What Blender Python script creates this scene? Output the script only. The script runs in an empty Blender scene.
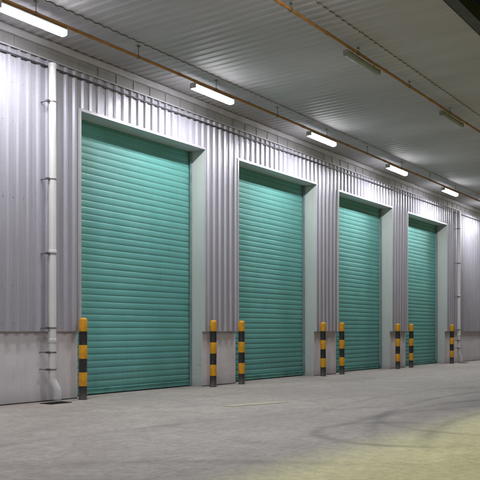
import bpy, math, random
from mathutils import Vector, Matrix

random.seed(7)
SC = bpy.context.scene
COL = SC.collection
R = math.radians
EYE = 1.17

# ------------------------------------------------------------------ helpers
class MB:
    """collects boxes, tubes, lathes and sheets into one mesh"""
    def __init__(self):
        self.v, self.f, self.mi, self.sm = [], [], [], []
    def add(self, vs, fs, mi=0, smooth=False):
        o = len(self.v)
        self.v += [tuple(p) for p in vs]
        for f in fs:
            self.f.append([i + o for i in f]); self.mi.append(mi); self.sm.append(smooth)
    def box(self, x0, x1, y0, y1, z0, z1, mi=0):
        vs = [(x0,y0,z0),(x1,y0,z0),(x1,y1,z0),(x0,y1,z0),(x0,y0,z1),(x1,y0,z1),(x1,y1,z1),(x0,y1,z1)]
        self.add(vs, [(0,3,2,1),(4,5,6,7),(0,1,5,4),(1,2,6,5),(2,3,7,6),(3,0,4,7)], mi)
    def tube(self, pts, r, n=16, mi=0, cap=True, smooth=True):
        pts = [Vector(p) for p in pts]
        rs = r if isinstance(r, (list, tuple)) else [r] * len(pts)
        vs, fs = [], []
        prev = None
        for i, p in enumerate(pts):
            if i == 0: t = pts[1] - pts[0]
            elif i == len(pts) - 1: t = pts[-1] - pts[-2]
            else: t = (pts[i] - pts[i-1]).normalized() + (pts[i+1] - pts[i]).normalized()
            t.normalize()
            if prev is None:
                a = Vector((0,0,1)) if abs(t.z) < .9 else Vector((1,0,0))
                u = t.cross(a).normalized()
            else:
                u = (prev - t * prev.dot(t)).normalized()
            w = t.cross(u); prev = u
            for k in range(n):
                ang = 2 * math.pi * k / n
                vs.append(p + (u * math.cos(ang) + w * math.sin(ang)) * rs[i])
        for i in range(len(pts) - 1):
            for k in range(n):
                a = i*n + k; b = i*n + (k+1) % n
                fs.append((a, b, b + n, a + n))
        self.add(vs, fs, mi, smooth)
        if cap:
            self.add(vs[:n], [tuple(range(n))[::-1]], mi)
            self.add(vs[-n:], [tuple(range(n))], mi)
    def lathe(self, prof, n=28, mi=None, c=(0,0)):
        vs, o = [], len(self.v)
        for (r, z) in prof:
            for k in range(n):
                a = 2 * math.pi * k / n
                vs.append((c[0] + r * math.cos(a), c[1] + r * math.sin(a), z))
        self.v += vs
        for i in range(len(prof) - 1):
            for k in range(n):
                a = o + i*n + k; b = o + i*n + (k+1) % n
                self.f.append([a, b, b + n, a + n]); self.mi.append(mi[i] if mi else 0); self.sm.append(True)
        self.f.append([o + (len(prof)-1)*n + k for k in range(n)]); self.mi.append(mi[-1] if mi else 0); self.sm.append(False)
    def build(self, name, mats, parent=None, bevel=0):
        me = bpy.data.meshes.new(name)
        me.from_pydata(self.v, [], self.f)
        mats = mats if isinstance(mats, (list, tuple)) else [mats]
        for m in mats: me.materials.append(m)
        me.polygons.foreach_set('material_index', self.mi)
        me.polygons.foreach_set('use_smooth', self.sm)
        me.update()
        o = bpy.data.objects.new(name, me)
        COL.objects.link(o)
        if parent: o.parent = parent
        if bevel:
            b = o.modifiers.new('bevel', 'BEVEL'); b.width = bevel; b.segments = 2; b.limit_method = 'ANGLE'
        return o

def tag(o, label=None, cat=None, group=None, kind=None):
    if label: o['label'] = label
    if cat: o['category'] = cat
    if group: o['group'] = group
    if kind: o['kind'] = kind
    return o

def empty(name, loc, rz=0):
    o = bpy.data.objects.new(name, None)
    o.empty_display_size = .2
    o.location = loc; o.rotation_euler.z = rz
    COL.objects.link(o)
    return o

def copy_tree(o, parent=None):
    c = o.copy(); COL.objects.link(c)
    if parent: c.parent = parent
    for ch in o.children: copy_tree(ch, c)
    return c

# ------------------------------------------------------------------ materials
class N:
    """small node-tree writer"""
    def __init__(self, name):
        self.m = bpy.data.materials.new(name); self.m.use_nodes = True
        self.t = self.m.node_tree; self.b = self.t.nodes['Principled BSDF']
    def n(self, typ, **kw):
        x = self.t.nodes.new(typ)
        for k, v in kw.items():
            if k in x.inputs.keys() if isinstance(k, str) else False: x.inputs[k].default_value = v
            else: setattr(x, k, v)
        return x
    def l(self, a, b): self.t.links.new(a, b)
    def coords(self, scale=(1,1,1), loc=(0,0,0)):
        tc = self.n('ShaderNodeTexCoord'); mp = self.n('ShaderNodeMapping')
        mp.inputs['Scale'].default_value = scale; mp.inputs['Location'].default_value = loc
        self.l(tc.outputs['Object'], mp.inputs['Vector'])
        return mp.outputs['Vector']
    def noise(self, vec, scale, detail=6, rough=.55, dist=0):
        x = self.n('ShaderNodeTexNoise'); x.inputs['Scale'].default_value = scale
        x.inputs['Detail'].default_value = detail; x.inputs['Roughness'].default_value = rough
        x.inputs['Distortion'].default_value = dist
        self.l(vec, x.inputs['Vector']); return x.outputs['Fac']
    def ramp(self, fac, stops):
        x = self.n('ShaderNodeValToRGB'); e = x.color_ramp.elements
        while len(e) < len(stops): e.new(.5)
        for i, (p, c) in enumerate(stops):
            e[i].position = p
            e[i].color = (c, c, c, 1) if isinstance(c, (int, float)) else (*c, 1)
        self.l(fac, x.inputs['Fac']); return x.outputs['Color']
    def mix(self, fac, a, b, mode='MIX'):
        x = self.n('ShaderNodeMix'); x.data_type = 'RGBA'; x.blend_type = mode
        for s, v in ((x.inputs[0], fac), (x.inputs[6], a), (x.inputs[7], b)):
            if hasattr(v, 'links'): self.l(v, s)
            elif isinstance(v, (int, float)): s.default_value = v
            else: s.default_value = (*v, 1)
        return x.outputs[2]
    def math(self, op, a, b=0.0, c=0.0, clamp=False):
        x = self.n('ShaderNodeMath'); x.operation = op; x.use_clamp = clamp
        for i, v in enumerate((a, b, c)):
            if hasattr(v, 'links'): self.l(v, x.inputs[i])
            else: x.inputs[i].default_value = v
        return x.outputs[0]
    def bump(self, h, strength=.3, dist=.01):
        x = self.n('ShaderNodeBump'); x.inputs['Strength'].default_value = strength
        x.inputs['Distance'].default_value = dist
        self.l(h, x.inputs['Height']); self.l(x.outputs['Normal'], self.b.inputs['Normal'])
    def set(self, **kw):
        for k, v in kw.items():
            k = {'Base': 'Base Color', 'Spec': 'Specular IOR Level'}.get(k, k)
            s = self.b.inputs[k]
            if hasattr(v, 'links'): self.l(v, s)
            elif isinstance(v, tuple): s.default_value = (*v, 1)
            else: s.default_value = v
        return self

def worn(name, col, rough=.5, metallic=0., var=.12, scale=4., stretch=(1,1,1), bump=0., spec=.5):
    """paint or metal with mottling, wear and uneven gloss"""
    w = N(name)
    v = w.coords(stretch)
    f = w.noise(v, scale, 7, .6)
    lo = tuple(c * (1 - var * 1.6) for c in col); hi = tuple(min(1, c * (1 + var)) for c in col)
    w.set(Base=w.ramp(f, [(.3, lo), (.7, hi)]), Metallic=metallic, Spec=spec)
    f2 = w.noise(v, scale * 5, 5, .6)
    w.set(Roughness=w.ramp(f2, [(.25, rough * .8), (.8, min(1, rough * 1.25))]))
    if bump: w.bump(f2, bump, .004)
    return w.m

M = {}
# zinc-coated wall sheet: faint vertical streaks, spangle and dust
w = N('galvanised_sheet')
st = w.noise(w.coords((14, 1, .35)), 1.6, 6, .6)
sp = w.noise(w.coords((1, 1, 1)), 38, 4, .6)
big = w.noise(w.coords((1, 1, 1)), .55, 4, .55)
c = w.ramp(st, [(.25, (.40, .385, .465)), (.75, (.53, .515, .60))])
c = w.mix(w.ramp(big, [(.4, .0), (.75, .35)]), c, (.39, .375, .425))
c = w.mix(w.ramp(sp, [(.45, 0.), (.62, .22)]), c, (.58, .565, .64))
w.set(Base=c, Metallic=.25, Roughness=w.ramp(sp, [(.3, .3), (.7, .45)]))
w.bump(w.noise(w.coords((1, 1, .3)), 2.2, 4, .5), .22, .03)
M['zinc'] = w.m
M['trim'] = worn('trim_metal', (.60, .585, .64), .38, .35, .08, 5)
M['flashing'] = worn('eave_flashing_metal', (.58, .565, .62), .42, .25, .12, 3, (1, 1, 3))
w = N('upper_panel_metal')
f = w.noise(w.coords((3, 1, 1)), 1.3, 6, .6)
w.set(Base=w.ramp(f, [(.3, (.36, .345, .37)), (.7, (.47, .455, .48))]), Metallic=.3, Roughness=.4)
M['band'] = w.m
M['dark_rail'] = worn('dark_steel', (.085, .08, .095), .5, .4, .2, 8)
M['ceiling'] = worn('ceiling_sheet', (.50, .485, .515), .55, .0, .10, .9, (1, .25, 1))
M['roof'] = worn('roof_sheet', (.3, .31, .32), .5, .2, .15, 1)
M['gutter'] = worn('gutter_metal', (.05, .053, .035), .5, .2, .2, 2)
w = N('door_lining_paint')
v = w.coords()
f = w.noise(w.coords((1, 1, .4)), 1.5, 7, .6); sc2 = w.noise(w.coords((1, 1.5, 7)), 2.2, 8, .72); st = w.noise(w.coords((8, 8, .4)), 1.4, 6, .6)
c = w.ramp(f, [(.3, (.47, .495, .485)), (.7, (.55, .575, .565))])
c = w.mix(w.ramp(st, [(.52, 0.), (.75, .3)]), c, (.36, .375, .365))
sx = w.n('ShaderNodeSeparateXYZ'); w.l(v, sx.inputs[0])
lowm = w.math('MULTIPLY', w.math('SUBTRACT', 1.5, sx.outputs['Z']), .8, clamp=True)
c = w.mix(w.math('MULTIPLY', w.ramp(sc2, [(.56, 0.), (.62, .35)]), lowm), c, (.22, .215, .205))
foot = w.math('MULTIPLY', w.math('SUBTRACT', .16, sx.outputs['Z']), 5., clamp=True)
c = w.mix(w.math('MULTIPLY', foot, .6), c, (.24, .225, .21))
w.set(Base=c, Roughness=.5)
M['lining'] = w.m

# plinth: painted block wall, dusty at the foot with rain streaks
w = N('plinth_paint')
v = w.coords((1, 1, 1))
streak = w.noise(w.coords((9, 1, .5)), 1.4, 6, .65)
mott = w.noise(v, 2.2, 7, .6)
c = w.ramp(mott, [(.3, (.61, .575, .61)), (.7, (.72, .685, .72))])
c = w.mix(w.ramp(streak, [(.5, 0.), (.75, .35)]), c, (.40, .375, .385))
sx = w.n('ShaderNodeSeparateXYZ'); w.l(v, sx.inputs[0])
low = w.math('SUBTRACT', .22, sx.outputs['Z'])
low = w.math('ADD', w.math('MULTIPLY', low, 3.5), w.math('SUBTRACT', mott, .5), clamp=True)
c = w.mix(w.math('MULTIPLY', low, .6), c, (.30, .285, .27))
w.set(Base=c, Roughness=.75); w.bump(w.noise(v, 60, 4), .15, .004)
M['plinth'] = w.m

# roller shutter paint
w = N('green_shutter_paint')
v = w.coords((1, 1, 1))
mott = w.noise(v, 1.6, 6, .6); st = w.noise(w.coords((16, 1, .5)), 1.5, 5, .6); grain = w.noise(w.coords((2, 1, 14)), 3, 5, .6)
c = w.ramp(mott, [(.3, (.115, .35, .33)), (.7, (.15, .415, .395))])
c = w.mix(w.ramp(st, [(.52, 0.), (.78, .4)]), c, (.09, .27, .245))
c = w.mix(w.ramp(grain, [(.58, 0.), (.75, .25)]), c, (.23, .47, .435))
sx = w.n('ShaderNodeSeparateXYZ'); w.l(v, sx.inputs[0])
sl = w.math('FLOOR', w.math('DIVIDE', w.math('SUBTRACT', sx.outputs['Z'], .13), .122))
dr = w.math('FLOOR', w.math('DIVIDE', w.math('ADD', sx.outputs['X'], 10.53), 4.74))
wn = w.n('ShaderNodeTexWhiteNoise'); wn.noise_dimensions = '2D'
cb = w.n('ShaderNodeCombineXYZ'); w.l(sl, cb.inputs[0]); w.l(dr, cb.inputs[1]); w.l(cb.outputs[0], wn.inputs['Vector'])
c = w.mix(w.math('MULTIPLY', wn.outputs['Value'], .22), c, (.075, .26, .245))
scr = w.noise(w.coords((3, 1, 40)), 1.2, 8, .7)
c = w.mix(w.ramp(scr, [(.66, 0.), (.70, .45)]), c, (.27, .45, .43))
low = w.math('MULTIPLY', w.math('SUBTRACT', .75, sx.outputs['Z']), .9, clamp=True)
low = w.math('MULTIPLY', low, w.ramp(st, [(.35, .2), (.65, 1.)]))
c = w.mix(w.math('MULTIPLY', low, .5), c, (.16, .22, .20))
w.set(Base=c, Roughness=w.ramp(grain, [(.3, .45), (.7, .62)]))
M['shutter'] = w.m
M['shutter_rail'] = worn('shutter_rail_paint', (.135, .38, .345), .45, 0, .2, 3)
M['guide'] = worn('guide_rail_steel', (.20, .33, .32), .4, .3, .15, 4)
M['rubber'] = worn('black_rubber', (.02, .02, .02), .8, 0, .2, 10)

M['pvc'] = worn('white_pvc', (.70, .69, .70), .35, 0, .06, 3, (1, 1, .5))
M['pvc_joint'] = worn('white_pvc_joint', (.64, .63, .645), .38, 0, .06, 6)
M['bracket'] = worn('bracket_steel', (.20, .19, .205), .5, .5, .25, 20)
M['grate'] = worn('cast_iron', (.018, .017, .016), .65, .3, .3, 20)
M['conduit'] = worn('orange_brown_pipe_paint', (.38, .175, .05), .42, .1, .22, 5)
M['hanger'] = worn('zinc_rod', (.22, .21, .19), .45, .6, .2, 10)
M['lamp_body'] = worn('lamp_body_plastic', (.55, .55, .56), .45, 0, .05, 8)
M['lamp_dull'] = worn('dusty_lamp_housing', (.24, .235, .21), .5, .1, .2, 8)
M['lamp_off'] = worn('dusty_unlit_diffuser', (.31, .31, .285), .35, 0, .12, 6)
for nm, base, wear in (('yellow', (.78, .36, .012), (.20, .13, .06)), ('black', (.024, .023, .024), (.17, .16, .15))):
    w = N(nm + '_bollard_paint')
    v = w.coords(); f = w.noise(v, 9, 6, .6); chips = w.noise(w.coords((1, 1, .7)), 26, 8, .72)
    sx = w.n('ShaderNodeSeparateXYZ'); w.l(v, sx.inputs[0])
    c = w.ramp(f, [(.3, tuple(q * .78 for q in base)), (.7, tuple(q * 1.08 for q in base))])
    c = w.mix(w.ramp(chips, [(.61, 0.), (.66, .8)]), c, wear)
    dust = w.math('MULTIPLY', w.math('SUBTRACT', .25, sx.outputs['Z']), 2.2, clamp=True)
    c = w.mix(w.math('MULTIPLY', dust, f), c, (.25, .23, .21))
    w.set(Base=c, Roughness=w.ramp(chips, [(.3, .4), (.7, .65)])); w.bump(chips, .12, .002)
    M[nm] = w.m
w = N('lit_diffuser')
LAMP = 235.
w.set(Base=(.9, .9, .9)); w.b.inputs['Emission Color'].default_value = (.975, .985, 1, 1); w.b.inputs['Emission Strength'].default_value = LAMP
M['lit'] = w.m
w = N('lit_diffuser_side')
w.set(Base=(.9, .9, .9)); w.b.inputs['Emission Color'].default_value = (.975, .985, 1, 1); w.b.inputs['Emission Strength'].default_value = 20.
M['lit_side'] = w.m

# concrete yard
w = N('yard_concrete')
v = w.coords((1, 1, 1))
sx = w.n('ShaderNodeSeparateXYZ'); w.l(v, sx.inputs[0])
X, Y = sx.outputs['X'], sx.outputs['Y']
n1 = w.noise(v, .32, 8, .6, .4)
n2 = w.noise(v, 2.4, 10, .72, .3)
n3 = w.noise(w.coords((.35, 1.3, 1)), 1.1, 8, .65, .6)
n4 = w.noise(v, 55, 5, .75)
c = w.ramp(n2, [(.30, (.345, .307, .280)), (.70, (.545, .494, .452))])
c = w.mix(w.ramp(n1, [(.38, .5), (.62, 0.)]), c, (.285, .252, .235))
c = w.mix(w.ramp(n3, [(.52, 0.), (.72, .42)]), c, (.24, .215, .215))
n5 = w.noise(v, 11, 9, .75, .2)
c = w.mix(w.ramp(n5, [(.40, .5), (.54, 0.)]), c, (.23, .205, .195))
c = w.mix(w.ramp(n5, [(.56, 0.), (.70, .3)]), c, (.53, .49, .46))
c = w.mix(w.ramp(n4, [(.36, .4), (.58, 0.)]), c, (.19, .175, .165))
def tyre(c, cx, cy, r, wd, amt, a0=None):
    dx = w.math('SUBTRACT', X, cx); dy = w.math('SUBTRACT', Y, cy)
    d = w.math('SQRT', w.math('ADD', w.math('MULTIPLY', dx, dx), w.math('MULTIPLY', dy, dy)))
    d = w.math('ADD', d, w.math('MULTIPLY', w.math('SUBTRACT', n2, .5), .10))
    e = w.math('ABSOLUTE', w.math('SUBTRACT', d, r))
    k = w.math('SUBTRACT', 1.0, w.math('DIVIDE', e, wd), clamp=True)
    k = w.math('MULTIPLY', k, w.ramp(n3, [(.34, .1), (.6, 1.)]))
    if a0 is not None:      # half-plane mask: only one side of a line
        nx, ny, o = a0
        s = w.math('ADD', w.math('MULTIPLY', X, nx), w.math('MULTIPLY', Y, ny))
        k = w.math('MULTIPLY', k, w.math('SUBTRACT', s, o, clamp=True))
    return w.mix(w.math('MULTIPLY', k, amt), c, (.09, .082, .082))
c = tyre(c, 8.4, 3.55, 1.05, .13, .75, (-.5, .86, -1.9))
c = tyre(c, 10.5, -4.6, 9.25, .16, .65, (1., 0, 8.6))
c = tyre(c, 10.6, -4.4, 8.0, .17, .5, (1., 0, 7.2))
c = tyre(c, 16., -8., 12.3, .2, .55, (1., 0, 9.))
c = tyre(c, 22., 14., 10.6, .22, .4, (0, -1., -6.5))
c = tyre(c, 1., 1., 5.6, .18, .4, (0, 1., 2.5))
c = tyre(c, 3.5, 12.6, 5.9, .2, .35, (0, -1., -8.))
c = tyre(c, 9.2, -2.6, 7.15, .09, .5, (1., 0, 7.8))
c = tyre(c, 13., -6., 11.0, .12, .55, (1., 0, 7.))
c = tyre(c, 13., -6., 11.9, .10, .4, (1., 0, 9.))
c = tyre(c, 30., -30., 35.8, .2, .4, (1., 0, 11.))
c = tyre(c, 4., -12., 18.6, .16, .35, (1., 0, 2.))
c = tyre(c, 10.2, 3.1, 1.5, .12, .5, (-.5, .86, -3.0))
# oil spots
vo = w.n('ShaderNodeTexVoronoi'); vo.inputs['Scale'].default_value = .62
w.l(w.coords((1, 1, 1), (.3, .2, 0)), vo.inputs['Vector'])
sd = w.math('ADD', vo.outputs['Distance'], w.math('MULTIPLY', w.math('SUBTRACT', n2, .5), .25))
c = w.mix(w.ramp(sd, [(.05, .4), (.13, 0.)]), c, (.12, .112, .108))
# drip-line dirt under the canopy edge
band = w.math('ABSOLUTE', w.math('SUBTRACT', Y, w.math('ADD', 4.15, w.math('MULTIPLY', w.math('SUBTRACT', n1, .5), .9))))
band = w.math('SUBTRACT', 1., w.math('DIVIDE', band, .55), clamp=True)
band = w.math('MULTIPLY', band, w.math('MULTIPLY', w.math('SUBTRACT', X, 6.5), .18, clamp=True))
c = w.mix(w.math('MULTIPLY', band, .5), c, (.16, .145, .15))
# slab joints and hairline cracks
def joint(c, s, pos, wd, amt):
    e = w.math('ABSOLUTE', w.math('SUBTRACT', w.math('ADD', s, w.math('MULTIPLY', w.math('SUBTRACT', n2, .5), .03)), pos))
    k = w.math('SUBTRACT', 1., w.math('DIVIDE', e, wd), clamp=True)
    return w.mix(w.math('MULTIPLY', k, amt), c, (.10, .093, .09)), k
jh = None
for (s, p_) in ((Y, 8.46), (X, 16.4), (X, 25.8), (X, 35.)):
    c, k = joint(c, s, p_, .014, .55)
    jh = k if jh is None else w.math('ADD', jh, k)
ve = w.n('ShaderNodeTexVoronoi'); ve.feature = 'DISTANCE_TO_EDGE'; ve.inputs['Scale'].default_value = .27
wx = w.n('ShaderNodeVectorMath'); wx.operation = 'ADD'
nz = w.n('ShaderNodeTexNoise'); nz.inputs['Scale'].default_value = 1.3; nz.inputs['Detail'].default_value = 6
w.l(v, nz.inputs['Vector']); sc_ = w.n('ShaderNodeVectorMath'); sc_.operation = 'SCALE'; sc_.inputs['Scale'].default_value = .7
w.l(nz.outputs['Color'], sc_.inputs[0]); w.l(v, wx.inputs[0]); w.l(sc_.outputs[0], wx.inputs[1]); w.l(wx.outputs[0], ve.inputs['Vector'])
ck = w.ramp(ve.outputs['Distance'], [(.0, 1.), (.006, 0.)])
ck = w.math('MULTIPLY', ck, w.ramp(n1, [(.47, 0.), (.58, 1.)]))
c = w.mix(w.math('MULTIPLY', ck, .4), c, (.11, .10, .10))
h = w.math('SUBTRACT', w.math('ADD', w.math('MULTIPLY', n4, .35), w.math('MULTIPLY', n2, .8)), w.math('ADD', jh, ck))
w.set(Base=c, Roughness=w.ramp(n3, [(.3, .78), (.75, .55)]), Spec=.35); w.bump(h, .5, .012)
M['ground'] = w.m
w = N('faded_yellow_line')
v = w.coords()
f = w.noise(v, 7, 8, .7); f2 = w.noise(v, 1.3, 3)
w.set(Base=w.mix(w.ramp(f, [(.34, .4), (.60, .95)]), (.58, .45, .17), (.42, .385, .35)), Roughness=.7)
M['yellow_line'] = w.m

# ------------------------------------------------------------------ ground
S0, S1 = -14., 62.                  # the building runs along X
WALL, PLINTH, SHUT = 10.0, 10.085, 10.42
g = MB(); g.add([(-240,-240,0),(300,-240,0),(300,260,0),(-240,260,0)], [(0,1,2,3)])
tag(g.build('ground', M['ground']), kind='structure')
g = MB()
pts = []
for i in range(25):
    t = i / 24; s = 9.80 + t * 1.15; d = 7.13 - .33 * t
    e0 = .11 + random.uniform(-.012, .012); e1 = .11 + random.uniform(-.012, .012)
    pts.append(((s, d - e0, .004), (s, d + e1, .004)))
vs = [p for q in pts for p in q]
g.add(vs, [(2*i, 2*i+2, 2*i+3, 2*i+1) for i in range(24)])
tag(g.build('painted_line', M['yellow_line']), kind='structure')

# ------------------------------------------------------------------ the warehouse
DOORS = [9.47 + 4.74 * k for k in range(4)]; DW = 3.51
DOORH = 4.985; CLAD0, CLAD1 = 1.165, 5.655; CEIL = 5.98
house = empty('warehouse', (20, 10, 0))
tag(house, 'long zinc clad warehouse with four tall green roller doors under a wide canopy', 'warehouse')
HM = Matrix.Translation((-20, -10, 0))
def part(mb, name, mat, parent=house, bevel=0):
    """geometry is written in world metres; the thing's Empty stands at (20, 10, 0)"""
    mb.v = [(x - 20, y - 10, z) for (x, y, z) in mb.v]
    return mb.build(name, mat, parent, bevel)

def in_door(s):
    for d in DOORS:
        if d - .001 < s < d + DW + .001: return True
    return False

# trapezoidal wall sheet, crest at WALL, pan 38 mm behind
cl = MB()
P = .2
prof = []            # (s, depth)
k = S0
while k < S1:
    j = random.uniform(-.002, .002)
    prof += [(k, WALL + .040), (k + .108 + j, WALL + .040), (k + .132 + j, WALL + .003), (k + .176 + j, WALL + .003)]
    k += P
edges = sorted([d for d in DOORS] + [d + DW for d in DOORS])
out = []
for a, b in zip(prof[:-1], prof[1:]):
    out.append(a)
    for e in edges:
        if a[0] + 1e-4 < e < b[0] - 1e-4:
            t = (e - a[0]) / (b[0] - a[0]); out.append((e, a[1] + t * (b[1] - a[1])))
out.append(prof[-1])
for a, b in zip(out[:-1], out[1:]):
    z0 = DOORH if in_door((a[0] + b[0]) / 2) else CLAD0
    cl.add([(a[0], a[1], z0), (b[0], b[1], z0), (b[0], b[1], CLAD1), (a[0], a[1], CLAD1)], [(0, 1, 2, 3)])
# fixing screws in rows along the pans
for z in (1.30, 1.90, 3.3, 4.5, 5.12, 5.44):
    k = S0
    while k < 45:
        if k > 5 and not (in_door(k + .054) and z < DOORH):
            cx = k + .054
            vs = [(cx + .009 * math.cos(a), WALL + .040, z + .009 * math.sin(a)) for a in [i * math.pi / 3 for i in range(6)]]
            vs += [(x, y - .008, z_) for (x, y, z_) in vs]
            cl.add(vs, [(i, (i+1) % 6, (i+1) % 6 + 6, i + 6) for i in range(6)] + [(11, 10, 9, 8, 7, 6)])
        k += P
part(cl, 'wall_cladding', M['zinc'])

# block plinth below the sheet, in runs between the doors
pl = MB()
runs = [(S0, DOORS[0])] + [(DOORS[i] + DW, DOORS[i+1]) for i in range(3)] + [(DOORS[3] + DW, S1)]
for a, b in runs:
    pl.box(a + .004, b - .004, PLINTH, PLINTH + .33, -.05, CLAD0 + .05)
part(pl, 'plinth', M['plinth'])
ft = MB()
for a, b in runs: ft.box(a + .006, b - .006, PLINTH - .004, PLINTH + .02, .0, .016)
part(ft, 'base_joint', M['rubber'])
# solid wall core behind sheet so nothing shows through
co = MB()
for a, b in runs: co.box(a + .07, b - .07, WALL + .06, WALL + .30, CLAD0 + .06, 5.6)
for d in DOORS: co.box(d - .069, d + DW + .069, WALL + .065, WALL + .30, DOORH + .07, 5.59)
co.box(S0, S1, WALL + .75, WALL + 30, -.05, 6.3)
part(co, 'wall_core', M['band'])

# flat panels between the cladding and the ceiling, with standing seams
bd = MB()
bd.box(S0, S1, WALL + .05, WALL + .08, CLAD1 + .01, CEIL + .05)
k = S0
while k < S1:
    bd.box(k, k + .012, WALL + .036, WALL + .049, CLAD1 + .012, 5.855); k += .46
part(bd, 'upper_panel', M['band'])
fl = MB()
fl.box(S0, S1, WALL - .012, WALL + .047, 5.86, 5.955)
fl.box(S0, S1, WALL - .018, WALL + .049, 5.956, 5.968)
part(fl, 'eave_flashing', M['flashing'], bevel=.004)
cp = MB()
cp.box(S0, S1, WALL - .014, WALL + .048, CLAD1 + .002, CLAD1 + .010)
cp.box(S0, S1, WALL - .018, WALL - .010, CLAD1 - .012, CLAD1 + .009)
part(cp, 'cladding_cap', M['trim'])
rl = MB()
rl.box(S0, S1, WALL - .009, WALL + .001, 5.524, 5.548)
rl.box(S0, S1, WALL - .0085, WALL + .039, 5.5485, 5.552)
part(rl, 'sheet_rail', M['dark_rail'])
# sheet-metal trims round each opening
for d in DOORS:
    tr = MB()
    for (a, b) in ((d - .045, d - .001), (d + DW + .001, d + DW + .022)):
        tr.box(a, b, WALL - .010, WALL - .004, CLAD0 - .01, DOORH + .037)
    tr.box(d - .001, d + DW + .001, WALL - .012, WALL - .006, DOORH - .012, DOORH + .036)
    tr.box(d, d + DW, WALL - .0055, WALL + .06, DOORH - .008, DOORH - .003)
    part(tr, 'door_trim', M['trim'])
    ln = MB()
    for (a, b) in ((d - .040, d - .0032), (d + DW + .0032, d + DW + .020)):
        ln.box(a, b, WALL - .0035, PLINTH + .0005, CLAD0 - .008, DOORH + .03)
    ln.box(d - .06, d - .003, PLINTH + .001, SHUT + .12, 0, DOORH + .06)              # left jamb
    ln.box(d + DW + .003, d + DW + .06, PLINTH + .001, SHUT + .12, 0, DOORH + .06)    # right jamb
    ln.box(d - .003, d + DW + .003, WALL + .062, SHUT + .12, DOORH - .002, DOORH + .06)  # head
    part(ln, 'door_lining', M['lining'])
    # roller shutter: a curtain of rolled slats
    sh = MB()
    pitch, rows = .122, []
    z = .13
    while z < DOORH - .02:
        jj = random.uniform(-.003, .003)
        for (t, dp) in ((0., .000), (.07, -.006), (.20, -.010), (.40, -.012), (.62, -.011), (.80, -.008), (.93, -.002)):
            zz = z + t * pitch
            if zz < DOORH + .02: rows.append((zz, dp + jj * .5))
        z += pitch
    nc = 15
    sag = [random.uniform(-.004, .004) for _ in range(nc)]
    vs = []
    for ri, (z, dp) in enumerate(rows):
        for c_ in range(nc):
            t = c_ / (nc - 1)
            bow = .010 * math.sin(math.pi * t) * math.sin(z * 2.3 + d) + sag[c_] * .5
            vs.append((d + .035 + t * (DW - .07), SHUT + dp + bow, z + .003 * math.sin(t * 5 + ri * .13 + d)))
    fs = []
    for ri in range(len(rows) - 1):
        for c_ in range(nc - 1):
            a = ri * nc + c_; fs.append((a, a + 1, a + nc + 1, a + nc))
    sh.add(vs, fs, 0, False)
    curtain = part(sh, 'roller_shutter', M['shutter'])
    br = MB(); br.box(d + .035, d + DW - .035, SHUT - .034, SHUT + .012, .022, .128)
    br.box(d + .035, d + DW - .035, SHUT - .045, SHUT - .0345, .10, .118)
    part(br, 'bottom_rail', M['shutter_rail'], curtain, .004)
    rb = MB(); rb.box(d + .036, d + DW - .036, SHUT - .024, SHUT + .004, .001, .0215)
    part(rb, 'rubber_seal', M['rubber'], curtain)
    for (a, b) in ((d + .0, d + .05), (d + DW - .05, d + DW - .0)):
        gr = MB(); gr.box(a + .002, b - .002, SHUT - .075, SHUT - .046, .0, DOORH - .004)
        part(gr, 'guide_rail', M['guide'], curtain, .003)

# canopy: trapezoidal soffit sheet with ribs running out from the wall, in two lapped lengths
EDGE = 4.06
ca = MB()
def soffit(y0, y1, z, ph):
    k = S0; pr = []
    while k < S1:
        pr += [(k + ph, z + .016), (k + ph + .085, z + .016), (k + ph + .120, z), (k + ph + .166, z)]; k += .196
    for a, b in zip(pr[:-1], pr[1:]):
        ca.add([(a[0], y0, a[1]), (b[0], y0, b[1]), (b[0], y1, b[1]), (a[0], y1, a[1])], [(0, 3, 2, 1)])
soffit(8.86, WALL + .04, CEIL, 0)
soffit(5.66, 8.92, CEIL + .016, .003)
soffit(EDGE, 5.72, CEIL + .034, -.002)
can = part(ca, 'canopy', M['ceiling'])
rf = MB()
rf.box(S0, S1, EDGE - .02, WALL + 30, 6.14, 6.20)
rf.box(S0, S1, EDGE - .012, EDGE - .001, 5.93, 6.138)
part(rf, 'roof_sheet', M['roof'], can)
gt = MB()
gt.box(S0, S1, 3.875, EDGE - .022, 5.925, 5.933)
gt.box(S0, S1, 3.868, 3.8745, 5.925, 6.16)
gt.box(S0, S1, EDGE - .0215, EDGE - .0145, 5.92, 6.12)
part(gt, 'gutter', M['gutter'], can)

# ------------------------------------------------------------------ striped bollards
def bollard_mesh():
    b = MB(); r, H = .070, 1.40
    bands = 6; hb = H / bands
    prof, mi = [(r + .002, 0.)], []
    for i in range(bands):
        m = 1 if i % 2 == 0 else 0
        e = .0012 if m == 0 else 0.
        z0, z1 = i * hb, (i + 1) * hb
        if i < bands - 1:
            prof += [(r + e, z0 + .002), (r + e, z1 - .002)]; mi += [m, m]
        else:
            prof += [(r + e, z0 + .002), (r + e, z1 - .040)]; mi += [m, m]
            for a in range(1, 7):
                t = a / 6 * math.pi / 2
                prof.append((max(.002, (r + e) * math.cos(t)), z1 - .040 + .040 * math.sin(t))); mi.append(m)
    mi.append(0)
    b.lathe(prof, 32, mi)
    return b
BL = ['striped yellow and black bollard between the near drainpipe and the nearest green door',
      'striped yellow and black bollard at the right jamb of the nearest green door',
      'striped yellow and black bollard at the left edge of the second nearest green door',
      'striped yellow and black bollard at the right jamb of the second nearest green door',
      'striped yellow and black bollard at the left edge of the third nearest green door',
      'striped yellow and black bollard at the right jamb of the third nearest green door',
      'striped yellow and black bollard at the left edge of the farthest green door',
      'striped yellow and black bollard by the far white drainpipe, right of the farthest green door']
b0 = None; i = 0
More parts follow.
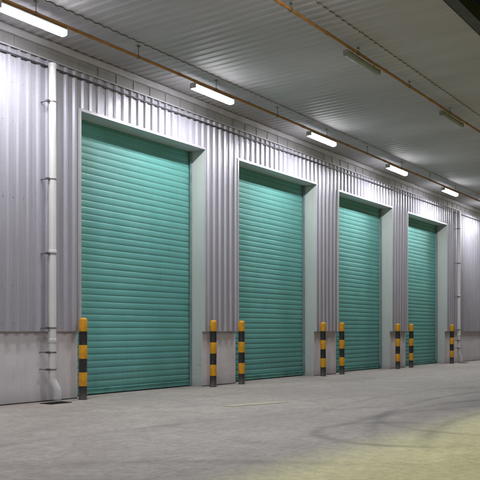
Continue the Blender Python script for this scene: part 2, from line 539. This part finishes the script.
for d in DOORS:
    for off in (-.10, DW + .085):
        if b0 is None:
            o = b0 = bollard_mesh().build('bollard', [M['yellow'], M['black']])
            collar = MB(); collar.lathe([(.0722, .001), (.0775, .002), (.0765, .010), (.0722, .012)], 28)
            collar.build('base_collar', M['rubber'], b0)
        else: o = copy_tree(b0)
        o.location = (d + off, 9.85, 0); o.rotation_euler = (random.uniform(-.004, .004), random.uniform(-.006, .006), random.uniform(0, 6.28))
        tag(o, BL[i], 'bollard', 'striped bollards along the wall'); i += 1

# ------------------------------------------------------------------ downpipes
def downpipe(s, rz=0):
    root = empty('drainpipe', (s, 9.88, 0))
    p = MB(); r = .064
    p.tube([(0, 0, 5.56), (0, 0, .40)], r, 24)
    p.tube([(0, 0, 5.50), (0, 0, 5.50 + .062)], .068, 24)
    p.build('pipe', M['pvc'], root)
    e = MB()
    e.tube([(0, 0, .425), (0, 0, .375), (.008, -.014, .33), (.030, -.055, .235), (.038, -.068, .185), (.040, -.072, .13), (.040, -.072, .045)], [.068, .068, .0665, .0665, .068, .0665, .0665], 24, cap=False)
    e.tube([(.040, -.072, .06), (.040, -.072, .05)], .058, 24)
    e.build('elbow', M['pvc_joint'], root)
    for z in (1.01, 2.46):
        c_ = MB(); c_.tube([(0, 0, z - .045), (0, 0, z - .04), (0, 0, z + .04), (0, 0, z + .045)], [.0645, .068, .068, .0645], 24)
        c_.build('coupling', M['pvc_joint'], root)
    for z in (4.93, 3.66, 2.44, 1.22, .82, .54):
        k = MB()
        k.tube([(0, 0, z - .010), (0, 0, z + .010)], .069, 24)
        back = .16 if z > 1.17 else .20
        k.box(-.115, -.075, -.012, .012, z - .012, z + .012)
        k.tube([(-.10, 0, z), (-.10, back, z)], .009, 8)
        k.box(-.125, -.075, -.022, -.0125, z - .018, z + .018)
        k.box(-.125, -.075, .0125, .022, z - .018, z + .018)
        k.tube([(-.10, -.045, z), (-.10, .04, z)], .010, 6)
        k.build('bracket', M['bracket'], root)
    return root
dp = downpipe(8.72)
tag(dp, 'white plastic drainpipe on the near wall with elbow over a dark drain grate', 'drainpipe', 'drainpipes on the wall')
d2 = copy_tree(dp); d2.location.x = 28.12
d2['label'] = 'white plastic drainpipe on the wall beyond the farthest green door'
def grate(loc):
    root = empty('drain_grate', loc)
    f = MB()
    f.box(-.22, .22, -.135, -.115, .001, .010); f.box(-.22, .22, .115, .135, .001, .010)
    f.box(-.22, -.20, -.1145, .1145, .001, .010); f.box(.20, .22, -.1145, .1145, .001, .010)
    f.build('frame', M['grate'], root)
    b = MB()
    b.box(-.199, .199, -.114, .114, .0008, .0025)
    for i in range(12): b.box(-.193 + i * .033, -.177 + i * .033, -.114, .114, .003, .008)
    b.build('bars', M['grate'], root)
    return root
g1 = grate((8.64, 9.70, 0)); tag(g1, 'dark iron drain grate in the concrete under the near drainpipe', 'drain grate', 'drain grates')
g2 = copy_tree(g1); g2.location.x = 28.04; g2['label'] = 'dark iron drain grate in the concrete under the far drainpipe'

# ------------------------------------------------------------------ lamp-carrying pipes and lamps
def conduit(y, z, s0, s1, label, first):
    root = empty('ceiling_pipe', ((s0 + s1) / 2, y, z))
    p = MB(); L = (s1 - s0) / 2
    p.tube([(-L, 0, 0), (L, 0, 0)], .026, 16)
    p.build('pipe', M['conduit'], root)
    k = first - (s0 + s1) / 2
    while k < L:
        hg = MB()
        hg.tube([(k - .012, 0, 0), (k + .012, 0, 0)], .034, 16)
        hg.tube([(k, 0, .03), (k, 0, CEIL - z + .05)], .006, 8)
        hg.box(k - .03, k + .03, -.02, .02, CEIL - z - .012, CEIL - z - .003)
        hg.build('hanger', M['hanger'], root)
        cc = MB(); cc.tube([(k + 1.06, 0, 0), (k + 1.14, 0, 0)], .031, 16); cc.build('coupling', M['conduit'], root)
        k += 2.195
    return tag(root, label, 'pipe', 'orange brown pipes under the canopy')
PY1, PZ1 = 8.97, 5.799
PY2, PZ2 = 5.96, 5.885
conduit(PY1, PZ1, S0 + 1, 52, 'thin orange brown pipe under the canopy beside the wall, carrying the lit tube lamps', 1.02)
conduit(PY2, PZ2, S0 + 1, 52, 'thin orange brown pipe under the middle of the canopy, carrying unlit lamps', 1.02)

def lamp(loc, lit, up):
    root = empty('tube_lamp', loc)
    b = MB(); L = .60
    wd = 1. if lit else .72
    b.box(-L, L, -.045 * wd, .045 * wd, .036, .062)
    b.box(-L, L, -.070 * wd, .070 * wd, .030, .0355)
    for e in (-1, 1):
        x0 = e * L
        b.box(min(x0, x0 + e * .025), max(x0, x0 + e * .025), -.066 * wd, .066 * wd, -.036 * wd, .064)
    b.build('housing', M['lamp_body'] if lit else M['lamp_dull'], root, .006)
    d = MB()
    prof = [(-.058, .029), (-.061, -.012), (-.058, -.034), (-.050, -.043), (-.026, -.049), (0, -.051), (.026, -.049), (.050, -.043), (.058, -.034), (.061, -.012), (.058, .029)]
    if not lit: prof = [(y * .72, z * .8 + .006) for (y, z) in prof]
    vs = [(x, y, z) for x in (-L + .002, L - .002) for (y, z) in prof]
    n = len(prof)
    for i in range(n - 1):
        d.add([vs[i], vs[i + n], vs[i + n + 1], vs[i + 1]], [(0, 1, 2, 3)], 0 if 3 <= i <= n - 5 else 1)
    d.add(vs, [tuple(range(n)), tuple(range(2*n - 1, n - 1, -1))], 1)
    d.build('diffuser', [M['lit'], M['lit_side']] if lit else M['lamp_off'], root)
    for e in (-1, 1):
        h = MB(); h.tube([(e * .42, 0, .058), (e * .42, 0, .085), (e * .42, up[0], up[1])], .006, 8)
        h.box(e * .42 - .02, e * .42 + .02, -.03, .03, .0635, .07)
        h.build('hanger_rod', M['hanger'], root)
    return root
LY, LZ = 9.00, 5.70
lit0 = None
LIT = [(3.28, 'lit white tube lamp added out of view over the wall past the near drainpipe'),  # unseen lamp, added ahead of the visible row for its light
       (7.578, 'lit white tube lamp over the wall by the near drainpipe, nearest of the row'),
       (11.935, 'lit white tube lamp above the pier between the nearest and second green doors'),
       (16.21, 'lit white tube lamp above the pier between the second and third green doors'),
       (20.54, 'lit white tube lamp above the third green door, just before the farthest door'),
       (24.76, 'lit white tube lamp above the farthest green door, last of the row in view'),
       (29.05, 'lit white tube lamp added out of view beyond the far drainpipe'),  # unseen, added past the visible row for its light
       (33.35, 'lit white tube lamp added out of view, second beyond the far drainpipe'),  # out of view, added to brighten the far wall
       (37.65, 'lit white tube lamp added out of view, third beyond the far drainpipe')]  # also unseen and added to brighten the far wall
for (s, lb) in LIT:
    if lit0 is None: o = lit0 = lamp((s, LY, LZ), True, (PY1 - LY, PZ1 - LZ - .01))
    else: o = copy_tree(lit0); o.location.x = s
    o['label'] = lb; o['category'] = 'lamp'; o['group'] = 'lit tube lamps along the wall'
u0 = lamp((12.20, PY2 + .02, PZ2 - .12), False, (-.02, .11))
tag(u0, 'unlit dusty tube lamp under the middle canopy pipe, nearer of the two', 'lamp', 'unlit tube lamps on the middle pipe')
u1 = copy_tree(u0); u1.location.x = 16.57; u1['label'] = 'unlit dusty tube lamp under the middle canopy pipe, farther of the two'
# an added unseen fill lamp, and the outer lamp whose glow shows at the top edge of the photograph
OUT = [(9.22, 'lit white tube lamp on the outer canopy ceiling, out from the nearest green door'),
       (4.94, 'lit white tube lamp added out of view on the outer canopy ceiling, second from the green door')]  # out of view, added to fill light on the wall and yard
ol = None
for (s, lb) in OUT:
    if ol is None: o = ol = lamp((s, 4.78, 5.84), True, (0, .12))
    else: o = copy_tree(ol); o.location.x = s
    tag(o, lb, 'lamp', 'lit tube lamps on the outer canopy')

# ------------------------------------------------------------------ night sky and the yard light
W = bpy.data.worlds.new('World'); SC.world = W; W.use_nodes = True
t = W.node_tree; bg = t.nodes['Background']
sk = t.nodes.new('ShaderNodeTexSky'); sk.sky_type = 'NISHITA'; sk.sun_disc = False
sk.sun_elevation = R(-3.5); sk.sun_rotation = R(180)
t.links.new(sk.outputs[0], bg.inputs[0]); bg.inputs[1].default_value = .12

sun = bpy.data.lights.new('yard_light', 'SUN'); sun.energy = 1.75; sun.angle = R(8); sun.color = (.92, 1, .22)
so = bpy.data.objects.new('yard_light', sun); COL.objects.link(so)
so.rotation_euler = Vector((.02, -.055, -1)).to_track_quat('-Z', 'Y').to_euler()

# ------------------------------------------------------------------ camera
cam = bpy.data.cameras.new('camera'); co_ = bpy.data.objects.new('camera', cam); COL.objects.link(co_)
co_.location = (0, 0, EYE); co_.rotation_euler = (R(90), 0, R(35.04 - 90))
cam.sensor_width = 36; cam.lens = 58.5; cam.shift_y = 91 / 480; cam.clip_end = 1000; cam.clip_start = .05
SC.camera = co_

SC.view_settings.view_transform = 'Standard'; SC.view_settings.look = 'None'
SC.view_settings.exposure = .08; SC.view_settings.gamma = 1; SC.view_settings.use_curve_mapping = False
SC.render.engine = 'CYCLES'
cy = SC.cycles
cy.use_denoising = True; cy.max_bounces = 6; cy.diffuse_bounces = 4; cy.glossy_bounces = 3
cy.use_adaptive_sampling = True; cy.adaptive_threshold = .025
cy.sample_clamp_indirect = 6; cy.caustics_reflective = False; cy.caustics_refractive = False
